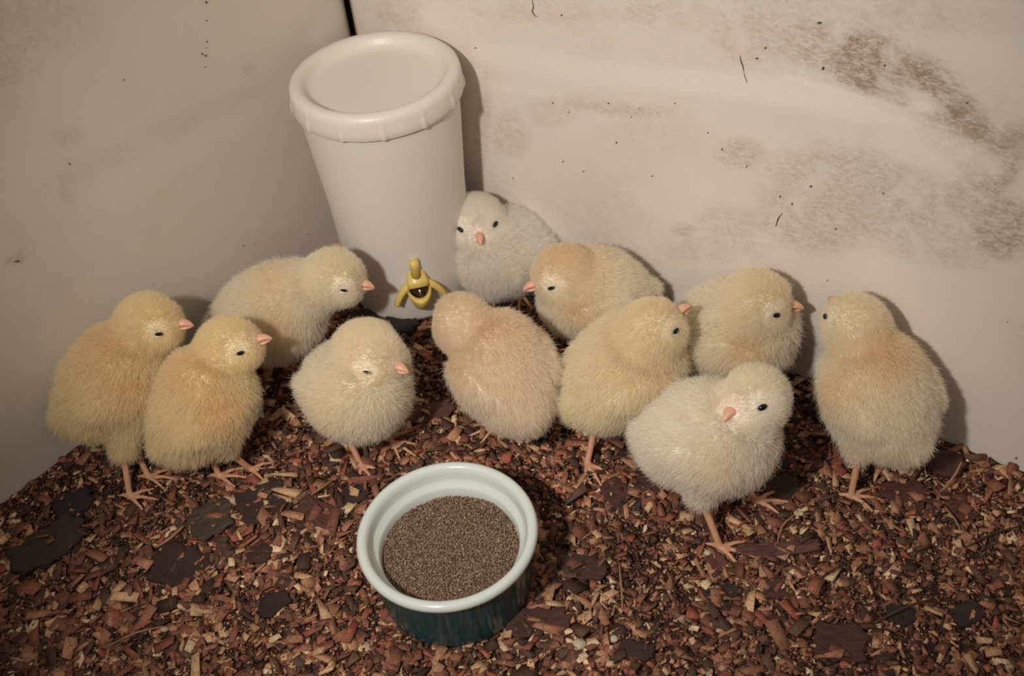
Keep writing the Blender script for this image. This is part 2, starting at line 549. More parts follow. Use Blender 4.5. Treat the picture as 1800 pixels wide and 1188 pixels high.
def scatter(n, smin, smax, zlo, zhi, tilt, bright=1.0, pale=1.0, around=False):
    """boxes with ragged corners"""
    m_ = int(n * 1.0)
    px = rng.uniform(-140, 1940, m_ * 3); py = rng.uniform(330, 1300, m_ * 3)
    if around:      # the rest of the box floor, beside and in front of what the photo shows
        px = rng.uniform(-2600, 4400, m_ * 40); py = rng.uniform(330, 2600, m_ * 40)
        out_ = (px < -140) | (px > 1940) | (py > 1300); px = px[out_]; py = py[out_]
    d = FWD + RGT * ((px - 900) / FPX)[:, None] - UPV * ((py - 594) / FPX)[:, None]
    t = -CAM_H / d[:, 2]
    P = EYE + d * t[:, None]
    wgt = (t ** 3); keep = rng.random(len(P)) < wgt / wgt.max() * 1.6
    q = P - CORNER
    mg = 0.006 if around else 0.002
    keep &= (q @ WV > mg) & (q @ WU > mg) & (q @ WV < BOX - .01) & (q @ WU < BOX - .01) & (t > 0)
    for (kx, ky, kr) in KEEP_OUT:
        keep &= np.hypot(P[:, 0] - kx, P[:, 1] - ky) > kr
    P = P[keep][:n]
    n = len(P)
    size = smin * (smax / smin) ** (rng.random(n) ** 1.7)
    # finer stuff in patches
    size *= 0.65 + 0.7 * vnoise(P[:, 0] + 9, P[:, 1] + 4, 0.05)
    L = size * rng.uniform(0.8, 1.7, n); W = size * rng.uniform(0.35, 0.9, n); H = np.minimum(size * rng.uniform(0.10, 0.3, n), 0.0012)
    c8 = np.array([[-1, -1, -1], [1, -1, -1], [1, 1, -1], [-1, 1, -1], [-1, -1, 1], [1, -1, 1], [1, 1, 1], [-1, 1, 1]], float)
    X = c8[None] * np.stack([L, W, H], -1)[:, None] * 0.5
    jit = 1 + 0.7 * (rng.random((n, 4, 2)) - 0.6)
    X[:, :4, :2] *= jit; X[:, 4:, :2] *= jit
    X[:, :, 2] += (X[:, :, 0] ** 2) / (L[:, None]) * rng.uniform(-1.2, 1.2, n)[:, None]
    a = rng.uniform(0, 2 * np.pi, n); tx = rng.normal(0, tilt, n); ty = rng.normal(0, tilt, n)
    def rot(X, ang, i, j):
        c, s = np.cos(ang)[:, None], np.sin(ang)[:, None]
        xi = X[:, :, i] * c - X[:, :, j] * s; xj = X[:, :, i] * s + X[:, :, j] * c
        X[:, :, i] = xi; X[:, :, j] = xj
    rot(X, tx, 1, 2); rot(X, ty, 0, 2); rot(X, a, 0, 1)
    z = litter_h(P[:, 0], P[:, 1]) + rng.uniform(zlo, zhi, n)
    X += np.stack([P[:, 0], P[:, 1], z], -1)[:, None]
    f = np.array([[0, 3, 2, 1], [4, 5, 6, 7], [0, 1, 5, 4], [1, 2, 6, 5], [2, 3, 7, 6], [3, 0, 4, 7]])
    Q = (np.arange(n) * 8)[:, None, None] + f[None]
    w = WGT.copy(); w[5:8] *= pale; w /= w.sum()
    C = PAL[rng.choice(len(PAL), n, p=w)] * rng.uniform(0.75, 1.15, (n, 1)) * bright
    # darker, damper patches in the litter
    C *= (0.72 + 0.5 * vnoise(P[:, 0] + 2, P[:, 1] + 7, 0.07))[:, None]
    return X.reshape(-1, 3), Q.reshape(-1, 4), np.repeat(C, 8, 0)


def chips_object(name, label, cat, **kw):
    V, Q, C = scatter(**kw)
    kw.update(n=int(kw['n'] * .9), smax=kw['smax'] * 1.15, smin=kw['smin'] * 1.5, around=True)
    V2, Q2, C2 = scatter(**kw)
    Q = np.concatenate([Q, Q2 + len(V)]); V = np.concatenate([V, V2]); C = np.concatenate([C, C2])
    me = mesh_from(name, V, Q, None, [M_chip], smooth=False)
    ca = me.attributes.new('tint', 'FLOAT_COLOR', 'POINT')
    ca.data.foreach_set('color', np.concatenate([C, np.ones((len(C), 1))], 1).astype(np.float32).ravel())
    return tag(link(name, me), label, cat, kind='stuff')


RAM_XY = (at(786, 940, 0.042)[:2] + at(787, 940, 0.042)[:2]) / 2
RAM_Z = 0.0
BKT_XY = np.array([-0.0605, 0.5915])
KEEP_OUT += [(RAM_XY[0], RAM_XY[1], 0.036), (BKT_XY[0], BKT_XY[1], 0.041)]
chips_object('wood_shavings', 'loose reddish brown and tan wood shavings covering the floor of the box', 'bedding',
             n=42000, smin=0.0015, smax=0.0085, zlo=-0.0012, zhi=0.0016, tilt=0.33, bright=1.2)
chips_object('bedding_crumbs', 'fine dark crumbs and dust sifted between the wood shavings', 'bedding',
             n=52000, smin=0.0006, smax=0.0019, zlo=-0.0008, zhi=0.0012, tilt=0.5, bright=1.0)


# ------------------------------------------------------------------ bark pieces, twigs and droppings
M_bark, nt, b = new_mat('bark')
tc = nd(nt, 'ShaderNodeTexCoord').outputs['Object']
oi = attr(nt, 'tint').outputs['Color']
mp = nd(nt, 'ShaderNodeMapping'); mp.inputs['Scale'].default_value = (1, 5, 1); lk(nt, tc, mp.inputs[0])
n1 = noise(nt, 160, 5, 0.65, mp.outputs[0])
c = mix_col(nt, ramp(nt, n1, [(0.35, (0.75, 0.75, 0.75)), (0.62, (0, 0, 0))]), oi, srgb(44, 28, 23))
lk(nt, c, b.inputs['Base Color'])
b.inputs['Roughness'].default_value = 0.8
bump(nt, b, n1, 0.7, 0.0015)


def bark(px, py, wpx, hpx, ang, rgb, label, thick=0.0020, lift=0.0017, tilt=(0, 0), k=34, rag=0.16):
    c = at(px, py, 0.002)
    t = (c - EYE) @ FWD
    mpp = t / FPX
    L = wpx * mpp; W = hpx * mpp / 0.72
    th = np.linspace(0, 2 * np.pi, k, endpoint=False)
    sq = 1.0 / np.maximum(np.abs(np.cos(th)), np.abs(np.sin(th))) ** 0.55
    rr = sq * (1 + rag * (rng.random(k) - 0.5) * 2)
    V = []
    seed = rng.uniform(0, 9)
    def ridge(x, y):
        return (vnoise(x * .25 + seed, y, .0022) - .5) * 1.0 + (vnoise(x + seed, y + seed, .009) - .5) * 1.3
    RG = ((0.95, -.5, 0), (1.0, -.1, 0), (0.97, .3, .15), (0.86, .45, .6), (0.68, .5, .9), (0.5, .5, .9), (0.3, .5, .9))
    for (sc, zz, am) in RG:
        x = np.cos(th) * rr * L / 2 * sc; y = np.sin(th) * rr * W / 2 * sc
        V.append(np.stack([x, y, thick * zz + am * .0012 * ridge(x, y) + (x ** 2) / max(L, W) * .2], -1))
    V.append([[0, 0, thick * .5]]); V.append([[0, 0, -thick * .5]])
    V = np.concatenate(V); nr_ = len(RG)
    i = np.arange(k); jn = (i + 1) % k
    Q = np.concatenate([np.stack([a * k + i, a * k + jn, (a + 1) * k + jn, (a + 1) * k + i], 1) for a in range(nr_ - 1)])
    T = np.concatenate([np.stack([(nr_ - 1) * k + i, (nr_ - 1) * k + jn, np.full(k, nr_ * k)], 1), np.stack([jn, i, np.full(k, nr_ * k + 1)], 1)])
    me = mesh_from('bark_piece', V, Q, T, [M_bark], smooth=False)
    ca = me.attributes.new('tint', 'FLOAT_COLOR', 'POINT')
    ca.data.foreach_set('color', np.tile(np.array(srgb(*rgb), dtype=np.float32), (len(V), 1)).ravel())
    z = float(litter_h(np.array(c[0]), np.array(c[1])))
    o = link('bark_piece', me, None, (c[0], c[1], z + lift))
    o.rotation_euler = (math.radians(tilt[0]), math.radians(tilt[1]), math.radians(ang))
    return tag(o, label, 'bark', 'bark pieces lying on the shavings')


RB = (112, 66, 54)
bark(748, 722, 100, 34, 2, (104, 64, 54), 'oblong flat red-brown bark strip between the round chick and the middle chick', rag=0.08)
bark(318, 995, 82, 78, 70, (66, 44, 37), 'large dark brown bark slab on the shavings left of the feed dish', tilt=(8, -6), thick=0.004)
bark(372, 918, 78, 56, 20, (88, 72, 60), 'greyish weathered bark flake just above the large dark slab', lift=0.003)
bark(462, 882, 96, 66, 25, (70, 52, 42), 'broad dark bark plate below the second chick from the left wall')
bark(560, 902, 92, 34, -40, (104, 62, 54), 'slanting reddish bark strip left of the feed dish', rag=0.1)
bark(85, 955, 130, 60, 38, (66, 48, 38), 'long dark bark slab leaning on the left wall foot', thick=0.004, lift=0.002)
bark(130, 885, 70, 40, 20, (42, 30, 25), 'blackish bark lump at the foot of the left wall', thick=0.004, lift=0.002)
bark(455, 975, 46, 28, 5, (74, 50, 42), 'small dark bark bit in open shavings between slab and feed dish')
bark(1692, 886, 46, 42, 10, (110, 64, 54), 'round reddish bark disc near the right wall', rag=0.1)
bark(1660, 818, 62, 40, -25, (90, 58, 50), 'rounded dark bark piece against the foot of the right wall', thick=0.005, lift=0.004)
bark(1590, 858, 84, 34, -12, (98, 60, 50), 'brown bark strip behind the toes of the chick at the right wall')
bark(1368, 965, 150, 20, -4, (112, 72, 62), 'long thin red-brown bark sliver beside the front chick foot', rag=0.06)
bark(1258, 984, 32, 26, 30, (116, 70, 60), 'small rounded red bark chip below the front chick claw', rag=0.1)
bark(1478, 1130, 96, 58, -15, (84, 52, 46), 'wide dark purple-brown bark slab in the front right shavings', thick=0.004)
bark(1362, 1030, 40, 32, 0, (88, 58, 48), 'squarish dull brown bark bit below the long thin sliver')
bark(1082, 862, 52, 42, 15, (96, 58, 50), 'dark red bark flake in front of the claws of the chick with raised beak')
bark(1030, 998, 76, 34, -18, (78, 52, 44), 'dark bark flake to the right of the feed dish')
bark(950, 1095, 110, 44, -8, (88, 54, 46), 'broad red-brown bark slab by the lower right side of the feed dish')
bark(1375, 855, 60, 36, 25, (72, 50, 42), 'shadowed brown bark plate behind the front chick')
bark(1140, 850, 50, 26, -20, (84, 56, 46), 'slim brown bark flake between feed dish and front chick')
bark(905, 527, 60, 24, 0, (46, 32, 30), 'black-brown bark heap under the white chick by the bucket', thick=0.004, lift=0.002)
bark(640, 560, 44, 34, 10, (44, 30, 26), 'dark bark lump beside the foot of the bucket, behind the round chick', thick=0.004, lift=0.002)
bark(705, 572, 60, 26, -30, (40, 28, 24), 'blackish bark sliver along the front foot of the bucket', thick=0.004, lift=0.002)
bark(1440, 720, 50, 26, 30, (64, 44, 38), 'dark bark chunk in the gap between the front chick and the wall chick')
bark(1700, 1075, 60, 30, 15, (60, 44, 38), 'charcoal brown bark scrap at the far right of the shavings')
bark(1585, 1075, 46, 36, 60, (50, 42, 36), 'black scorched bark scrap in the right shavings')
bark(1270, 1040, 60, 24, 10, (52, 42, 36), 'black-green bark scrap below the front chick')
bark(480, 1060, 60, 30, 35, (52, 36, 30), 'narrow black-brown bark scrap left of the dish base')
bark(1120, 1140, 60, 26, -25, (66, 44, 38), 'dark red-brown bark scrap in the lower shavings right of the white dropping')
bark(620, 870, 60, 26, 20, (62, 44, 38), 'dark bark flake behind the left rim of the feed dish')

# straws and twigs
M_straw, nt, b = new_mat('straw')
lk(nt, mix_col(nt, noise(nt, 500, 3), srgb(176, 140, 104), srgb(140, 104, 74)), b.inputs['Base Color'])
b.inputs['Roughness'].default_value = 0.6
M_twig, nt, b = new_mat('twig')
lk(nt, mix_col(nt, noise(nt, 500, 3), srgb(84, 58, 44), srgb(56, 40, 32)), b.inputs['Base Color'])


def stalk(name, pts, r, mat, label, cat):
    P = [at(x, y, z) for x, y, z in pts]
    V, Q, T = tube(catmull(P, 6), [r * .7, r, r, r * .5], 7)
    o0 = P[0].copy()
    return tag(link(name, mesh_from(name, V - o0, Q, T, [mat]), None, o0), label, cat, 'straws and twigs on the shavings')


stalk('straw', [(1690, 812, .014), (1676, 838, .010), (1652, 865, .003)], .0007, M_straw, 'pale straw leaning between the bark by the right wall', 'straw')
stalk('straw', [(1660, 890, .003), (1680, 915, .004), (1690, 938, .003)], .0005, M_straw, 'thin tan straw beside the round reddish bark disc', 'straw')
stalk('straw', [(1088, 990, .004), (1092, 1030, .005), (1094, 1070, .003)], .0005, M_straw, 'upright-looking pale straw right of the feed dish', 'straw')
stalk('straw', [(322, 925, .005), (300, 945, .005), (275, 962, .003)], .0009, M_straw, 'short thick straw above the large dark bark slab', 'straw')
stalk('straw', [(1395, 905, .004), (1375, 925, .004), (1366, 955, .003)], .0006, M_straw, 'tan straw crossing behind the long thin bark sliver', 'straw')
stalk('straw', [(290, 1100, .004), (240, 1112, .005), (190, 1135, .003)], .0005, M_straw, 'long tan straw in the lower left shavings', 'straw')
stalk('twig', [(1535, 1095, .004), (1590, 1068, .006), (1640, 1052, .004)], .0007, M_twig, 'thin brown twig in the front right shavings', 'twig')
stalk('twig', [(1180, 1000, .004), (1188, 1060, .005), (1196, 1080, .003)], .0006, M_twig, 'dark thin twig below the small red bark chip', 'twig')
stalk('twig', [(600, 720, .004), (560, 745, .006), (500, 752, .003)], .0009, M_twig, 'brown twig on the litter left of the round chick leg', 'twig')
stalk('twig', [(1700, 960, .004), (1740, 940, .006), (1790, 925, .003)], .0006, M_twig, 'slender dark twig at the right edge of the shavings', 'twig')

# small white droppings
M_white, nt, b = new_mat('white_dropping')
lk(nt, mix_col(nt, noise(nt, 800, 3), srgb(214, 206, 180), srgb(160, 146, 110)), b.inputs['Base Color'])
b.inputs['Roughness'].default_value = 0.6


def lump(px, py, r, label, name='dropping', cat='dropping'):
    c = at(px, py, 0.002)
    n, k = 12, 8
    V = []; 
    for a in range(1, k):
        ph = math.pi * a / k
        th = np.linspace(0, 2 * np.pi, n, endpoint=False)
        rr = r * math.sin(ph) * (1 + 0.35 * (rng.random(n) - .5))
        V.append(np.stack([rr * np.cos(th), rr * np.sin(th), np.full(n, 0.6 * r * math.cos(ph))], 1))
    V = np.concatenate(V + [[[0, 0, .6 * r]], [[0, 0, -.6 * r]]])
    i = np.arange(n); j = (i + 1) % n
    Q = np.concatenate([np.stack([a * n + i, a * n + j, (a + 1) * n + j, (a + 1) * n + i], 1)[:, ::-1] for a in range(k - 2)])
    T = np.concatenate([np.stack([np.full(n, (k - 1) * n), i, j], 1), np.stack([np.full(n, (k - 1) * n + 1), (k - 2) * n + j, (k - 2) * n + i], 1)])
    z = float(litter_h(np.array(c[0]), np.array(c[1]))) + 0.0022
    return tag(link(name, mesh_from(name, V, Q, T, [M_white]), None, (c[0], c[1], z)), label, cat, 'white droppings on the shavings')


lump(1018, 1132, .0034, 'largest creamy white dropping, to the right of the feed dish base')
lump(1079, 1120, .0020, 'small white dropping just right of the largest one')
lump(1073, 1136, .0014, 'tiny white speck of dropping under its small white neighbour')
lump(1243, 972, .0018, 'small bright white dropping at the front chick claw')
lump(997, 745, .0020, 'white dropping behind the dish by the leg of the chick with raised beak')
lump(1408, 903, .0014, 'pinkish white dropping on the shavings right of the front chick')


# ------------------------------------------------------------------ feed dish
M_glaze, nt, b = new_mat('white_glaze')
b.inputs['Base Color'].default_value = srgb(214, 221, 215)
b.inputs['Roughness'].default_value = 0.16
b.inputs['Coat Weight'].default_value = 0.4
b.inputs['Coat Roughness'].default_value = 0.08
M_teal, nt, b = new_mat('teal_glaze')
lk(nt, mix_col(nt, noise(nt, 120, 3), srgb(38, 82, 86), srgb(30, 66, 72)), b.inputs['Base Color'])
b.inputs['Roughness'].default_value = 0.22
b.inputs['Specular IOR Level'].default_value = 0.45

dish = tag(empty('ramekin', (RAM_XY[0], RAM_XY[1], RAM_Z)), 'round white-lined ramekin with dark teal fluted side, holding feed crumble', 'dish')
RO = 0.0448
prof = [(RO - .0016, .0405), (RO - .0002, .0420), (RO, .0436), (RO - .0006, .0452), (RO - .0022, .0462), (RO - .0040, .0458), (RO - .0052, .0446),
        (RO - .0060, .0420), (RO - .0064, .0385), (RO - .0070, .0368), (RO - .0092, .0356), (RO - .0100, .0340), (RO - .0104, .0300), (RO - .0108, .0200), (RO - .0120, .0080),
        (RO - .0150, .0050), (.0, .0045)]
V, Q = lathe(prof, 128)
link('lining', mesh_from('lining', V, Q, None, [M_glaze]), dish)
NFL = 30


def flute(th, r, z):
    d = 0.0007 * np.abs(np.sin(th * NFL / 2)) ** 0.6
    w = np.clip((z - .003) / .004, 0, 1) * np.clip((.0385 - z) / .003, 0, 1)
    return r - 0.0007 * w + d * w


prof = [(0, .0), (.034, .0), (.0375, .0015), (.0385, .004), (.0392, .010), (.0400, .018), (.0408, .026), (.0416, .034), (.0420, .0385), (.0424, .0400), (RO - .0016, .0406)]
V, Q = lathe(prof, 480, flute)
link('fluted_side', mesh_from('fluted_side', V, Q, None, [M_teal]), dish)

M_feed, nt, b = new_mat('feed')
lk(nt, attr(nt, 'tint').outputs['Color'], b.inputs['Base Color'])
b.inputs['Roughness'].default_value = 0.9
fr = RO - .0103
n = 15000
rr = fr * np.sqrt(rng.random(n)); th = rng.uniform(0, 2 * np.pi, n)
x = rr * np.cos(th); y = rr * np.sin(th)


def feed_h(x, y):
    r = np.hypot(x, y) / fr
    return 0.0290 + 0.0022 * (1 - r ** 2) + 0.0016 * (vnoise(x, y, .012) - .5) + 0.0006 * (y / fr)


z = feed_h(x, y) + rng.uniform(-.0004, .0006, n)
octv = np.array([[1, 0, 0], [-1, 0, 0], [0, 1, 0], [0, -1, 0], [0, 0, 1], [0, 0, -1]], float)
octf = np.array([[0, 2, 4], [2, 1, 4], [1, 3, 4], [3, 0, 4], [2, 0, 5], [1, 2, 5], [3, 1, 5], [0, 3, 5]])
sz = rng.uniform(.00028, .00062, (n, 1, 1)) * rng.uniform(.6, 1.4, (n, 1, 3))
X = octv[None] * sz
ang = rng.uniform(0, 6.3, n); c_, s_ = np.cos(ang)[:, None], np.sin(ang)[:, None]
X[:, :, 0], X[:, :, 1] = X[:, :, 0] * c_ - X[:, :, 1] * s_, X[:, :, 0] * s_ + X[:, :, 1] * c_
X += np.stack([x, y, z], -1)[:, None]
Tg = ((np.arange(n) * 6)[:, None, None] + octf[None]).reshape(-1, 3)
FP = np.array([srgb(*c)[:3] for c in [(128, 104, 86), (150, 124, 102), (106, 84, 68), (168, 144, 120), (134, 106, 90), (192, 168, 140)]])
Cg = np.repeat(FP[rng.choice(6, n, p=[.28, .26, .2, .12, .1, .04])], 6, 0)
# packed bed under the grains
gr = 40; ring = []
bedV = [[0, 0, float(feed_h(np.array(0.), np.array(0.))) - .0006]]
for a in range(1, 13):
    t_ = np.linspace(0, 2 * np.pi, gr, endpoint=False); r_ = fr * a / 12
    xx, yy = r_ * np.cos(t_), r_ * np.sin(t_)
    bedV += np.stack([xx, yy, feed_h(xx, yy) - .0006], 1).tolist()
bedV += np.stack([.98 * fr * np.cos(t_), .98 * fr * np.sin(t_), np.full(gr, .02)], 1).tolist()
i = np.arange(gr); j = (i + 1) % gr
bq = np.concatenate([np.stack([1 + a * gr + i, 1 + (a + 1) * gr + i, 1 + (a + 1) * gr + j, 1 + a * gr + j], 1) for a in range(12)])
bt = np.stack([np.zeros(gr, int), 1 + i, 1 + j], 1)
jf = Join(); jf.add(bedV, bq, bt); nb = len(bedV); jf.add(X.reshape(-1, 3), None, Tg)
me = jf.mesh('feed_crumble', [M_feed], smooth=False)
ca = me.attributes.new('tint', 'FLOAT_COLOR', 'POINT')
CC = np.concatenate([np.tile(FP[2] * .8, (nb, 1)), Cg]); CC = np.concatenate([CC, np.ones((len(CC), 1))], 1).astype(np.float32)
ca.data.foreach_set('color', CC.ravel())
tag(link('feed_crumble', me, None, (RAM_XY[0], RAM_XY[1], RAM_Z)), 'brown chick feed crumble filling the ramekin', 'feed', kind='stuff')


# ------------------------------------------------------------------ bucket drinker
M_tub, nt, b = new_mat('white_bucket_plastic')
b.inputs['Base Color'].default_value = srgb(228, 222, 214)
b.inputs['Roughness'].default_value = 0.42
b.inputs['Subsurface Weight'].default_value = 0.25
b.inputs['Subsurface Radius'].default_value = (.01, .008, .006)
b.inputs['Subsurface Scale'].default_value = 1.0
M_lid, nt, b = new_mat('lid_plastic')
b.inputs['Base Color'].default_value = srgb(230, 223, 212)
b.inputs['Roughness'].default_value = 0.38
b.inputs['Subsurface Weight'].default_value = 0.2
b.inputs['Subsurface Radius'].default_value = (.008, .006, .004)
M_yel, nt, b = new_mat('yellow_plastic')
lk(nt, mix_col(nt, noise(nt, 250, 4), srgb(232, 206, 120), srgb(220, 188, 96)), b.inputs['Base Color'])
b.inputs['Roughness'].default_value = 0.35
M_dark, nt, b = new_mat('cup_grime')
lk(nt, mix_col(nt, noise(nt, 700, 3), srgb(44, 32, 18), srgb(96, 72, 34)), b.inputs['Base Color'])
M_metal, nt, b = new_mat('steel_pin')
b.inputs['Base Color'].default_value = (.75, .73, .7, 1); b.inputs['Metallic'].default_value = 1; b.inputs['Roughness'].default_value = .25

BZ = 0.158; TR, BR = 0.0475, 0.0405
bkt = tag(empty('poultry_drinker', (BKT_XY[0], BKT_XY[1], 0)), 'white lidded plastic bucket drinker standing in the corner of the box', 'drinker')
prof = [(0, 0), (BR - .004, 0), (BR - .001, .0012), (BR, .004), (BR + .0012, .03), (BR + .0028, .08), (TR - .0006, .130), (TR, BZ - .006), (TR - .0004, BZ - .002), (TR - .0016, BZ - .002), (TR - .002, BZ - .01)]
V, Q = lathe(prof, 128)
link('tub', mesh_from('tub', V, Q, None, [M_tub]), bkt)


def lidr(th, r, z):
    # pull tabs around the skirt
    k = np.clip((BZ - .002 - z) / .004, 0, 1) * np.clip((r - .048) / .002, 0, 1)
    return r + 0.0011 * k * np.clip(np.cos(th * 13 + .6) * 9 - 8, 0, 1)


prof = [(0, BZ - .0046), (.034, BZ - .0046), (.0372, BZ - .0043), (.0400, BZ - .0030), (.0410, BZ - .0006), (.0420, BZ + .0014), (.0434, BZ + .0024), (.0450, BZ + .0030), (.0480, BZ + .0024),
        (.0497, BZ + .0008), (.0503, BZ - .002), (.0505, BZ - .008), (.0506, BZ - .0118), (.0502, BZ - .0124), (.0492, BZ - .0120), (.0488, BZ - .008)]
V, Q = lathe(prof, 312, lidr)
link('lid', mesh_from('lid', V, Q, None, [M_lid]), bkt)

# yellow nipple cup on the side that looks into the box
cupdir = at(738, 520, 0.02)[:2] - BKT_XY; cupang = math.atan2(cupdir[1], cupdir[0]) 
cz = 0.0305; CS = 1.3
cup = link('drinker_cup', None, bkt) if False else None


def to_bucket(P):
    P = np.asarray(P, float) * CS; r0 = BR + .0008
    ca_, sa_ = math.cos(cupang), math.sin(cupang)
    x = P[:, 0] + r0; y = P[:, 1]
    return np.stack([x * ca_ - y * sa_, x * sa_ + y * ca_, P[:, 2] + cz], 1)


jc = Join()
# cup shell: half bowl, open at the top front  (x outwards, y sideways, z up)
na, nb_ = 18, 10
outer, inner = [], []
for a in range(nb_ + 1):
    v = a / nb_
    for k in range(na + 1):
        u = -1 + 2 * k / na
        ph = u * math.pi / 2
        dep = .0125 * math.sin(math.pi * min(1, .15 + .85 * v) / 2) 
        wid = .0062 * (0.62 + .38 * v)
        x = dep * math.cos(ph); y = wid * math.sin(ph)
        z = -.010 + .0105 * v - .002 * (1 - v) * math.cos(ph)
        outer.append((x + .0005, y, z)); inner.append((x * .84, y * .84, z + .0008))
no = len(outer)
Q = []
for a in range(nb_):
    for k in range(na):
        p = a * (na + 1) + k
        Q.append((p, p + 1, p + na + 2, p + na + 1)); Q.append((no + p + na + 1, no + p + na + 2, no + p + 1, no + p))
for k in range(na):
    p = nb_ * (na + 1) + k
    Q.append((p, p + 1, no + p + 1, no + p)); Q.append((k + 1, k, no + k, no + k + 1))
jc.add(to_bucket(outer + inner), Q, None, 0)
# grimy bottom of the cup
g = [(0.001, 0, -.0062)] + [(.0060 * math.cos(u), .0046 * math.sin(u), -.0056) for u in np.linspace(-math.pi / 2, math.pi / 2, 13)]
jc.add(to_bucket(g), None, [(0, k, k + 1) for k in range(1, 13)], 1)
# flat dark plate added so the cup's opening reads as dark inside
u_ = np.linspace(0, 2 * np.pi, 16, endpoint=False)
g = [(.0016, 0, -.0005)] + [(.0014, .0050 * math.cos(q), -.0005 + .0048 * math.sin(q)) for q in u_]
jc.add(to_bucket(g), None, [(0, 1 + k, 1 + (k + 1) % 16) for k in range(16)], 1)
# hood above the valve
V, Q, T = tube([(-.001, 0, .0100), (.001, 0, .0085), (.0035, 0, .0058), (.0048, 0, .0036)], [.0034, .0044, .0052, .0054], 18, .5)
jc.add(to_bucket(V), Q, T, 0)
# neck and knob on top
V, Q, T = tube([(.0018, 0, .0080), (.0020, 0, .0125), (.0020, 0, .0132), (.0020, 0, .0178)], [.0030, .0020, .0024, .0023], 14)
jc.add(to_bucket(V), Q, T, 0)
# two swept arms
for s in (-1, 1):
    arm = [(.002, s * .0035, .004), (.0028, s * .0072, .0015), (.0030, s * .0100, -.0022), (.0030, s * .0118, -.0062)]
    V, Q, T = tube(catmull(arm, 5), [.0022, .0019, .0018, .0016], 10, .9)
    jc.add(to_bucket(V), Q, T, 0)
cup = link('drinker_cup', jc.mesh('drinker_cup', [M_yel, M_dark]), bkt)
V, Q, T = tube([(.0062, 0, .0030), (.0066, 0, -.0040)], [.0004, .0004], 10)
link('trigger_pin', mesh_from('trigger_pin', to_bucket(V), Q, T, [M_metal]), cup)


# ------------------------------------------------------------------ chicks
def surface_nets(D, org, h):
    s = D < 0
    nx, ny, nz = D.shape
    acc = np.zeros((nx - 1, ny - 1, nz - 1, 3), np.float32); cnt = np.zeros((nx - 1, ny - 1, nz - 1), np.float32)
    cor = [(i, j, k) for i in (0, 1) for j in (0, 1) for k in (0, 1)]
    sl = lambda c: tuple(slice(c[a], D.shape[a] - 1 + c[a]) for a in range(3))
    for a in cor:
        for ax in range(3):
            if a[ax] == 0:
                b_ = list(a); b_[ax] = 1
                da, db = D[sl(a)], D[sl(b_)]
                cr = (da < 0) != (db < 0)
                t = np.where(cr, da / np.where(cr, da - db, 1), 0)
                for q in range(3):
                    acc[..., q] += np.where(cr, a[q] + (t if q == ax else 0), 0)
                cnt += cr
    act = cnt > 0
    ids = -np.ones(act.shape, int); ids[act] = np.arange(act.sum())
    base = np.stack(np.nonzero(act), 1)
    V = (base + acc[act] / cnt[act][:, None]) * h + org
    Q = []
    for ax in range(3):
        o1, o2 = [(1, 2), (2, 0), (0, 1)][ax]
        lo = [slice(None)] * 3; hi = [slice(None)] * 3; lo[ax] = slice(0, -1); hi[ax] = slice(1, None)
        a_, b_ = s[tuple(lo)], s[tuple(hi)]
        e = np.stack(np.nonzero(a_ != b_), 1)
        e = e[(e[:, o1] > 0) & (e[:, o2] > 0) & (e[:, o1] < s.shape[o1] - 1) & (e[:, o2] < s.shape[o2] - 1)]
        fl = a_[tuple(e.T)]
        d1 = np.zeros(3, int); d1[o1] = 1; d2 = np.zeros(3, int); d2[o2] = 1
        q = np.stack([ids[tuple((e - d1 - d2).T)], ids[tuple((e - d2).T)], ids[tuple(e.T)], ids[tuple((e - d1).T)]], 1)
        q[~fl] = q[~fl][:, ::-1]
        Q.append(q)
    return V, np.concatenate(Q)


def ell(P, c, R, r):
    """signed distance (about) to an ellipsoid with axes in the columns of R"""
    q = (P - c) @ R
    k0 = np.linalg.norm(q / r, axis=-1); k1 = np.linalg.norm(q / (np.array(r) ** 2), axis=-1) + 1e-9
    return k0 * (k0 - 1) / k1


def cap(P, a, b, ra, rb):
    pa = P - a; ba = b - a
    t = np.clip((pa @ ba) / (ba @ ba), 0, 1)
    return np.linalg.norm(pa - t[..., None] * ba, axis=-1) - (ra + (rb - ra) * t)


def smin(a, b, k):
    h = np.clip(0.5 + 0.5 * (b - a) / k, 0, 1)
    return b + (a - b) * h - k * h * (1 - h)


def frame(yaw, pitch, roll=0.0):
    cy, sy, cp, sp = math.cos(yaw), math.sin(yaw), math.cos(pitch), math.sin(pitch)
    f = np.array([cy * cp, sy * cp, sp]); l = np.array([-sy, cy, 0.0]); u = np.cross(f, l)
    cr, sr = math.cos(roll), math.sin(roll)
    l2 = l * cr + u * sr; u2 = -l * sr + u * cr
    return np.stack([f, l2, u2], 1)


M_skin, nt, b = new_mat('chick_down_base')
lk(nt, attr(nt, 'tint').outputs['Color'], b.inputs['Base Color'])
b.inputs['Roughness'].default_value = 0.9
b.inputs['Specular IOR Level'].default_value = 0.1
M_leg, nt, b = new_mat('chick_leg')
tc = nd(nt, 'ShaderNodeTexCoord').outputs['Object']
lk(nt, mix_col(nt, noise(nt, 600, 3, .6, tc), srgb(218, 168, 134), srgb(196, 138, 108)), b.inputs['Base Color'])
b.inputs['Roughness'].default_value = 0.5
bump(nt, b, noise(nt, 900, 3, .6, tc), .4, .0006)
M_beak, nt, b = new_mat('beak_horn')
lk(nt, mix_col(nt, noise(nt, 400, 2), srgb(230, 182, 154), srgb(216, 160, 130)), b.inputs['Base Color'])
b.inputs['Roughness'].default_value = 0.4
M_eye, nt, b = new_mat('chick_eye')
b.inputs['Base Color'].default_value = (.006, .005, .004, 1)
b.inputs['Roughness'].default_value = 0.12
M_lid2, nt, b = new_mat('eyelid')
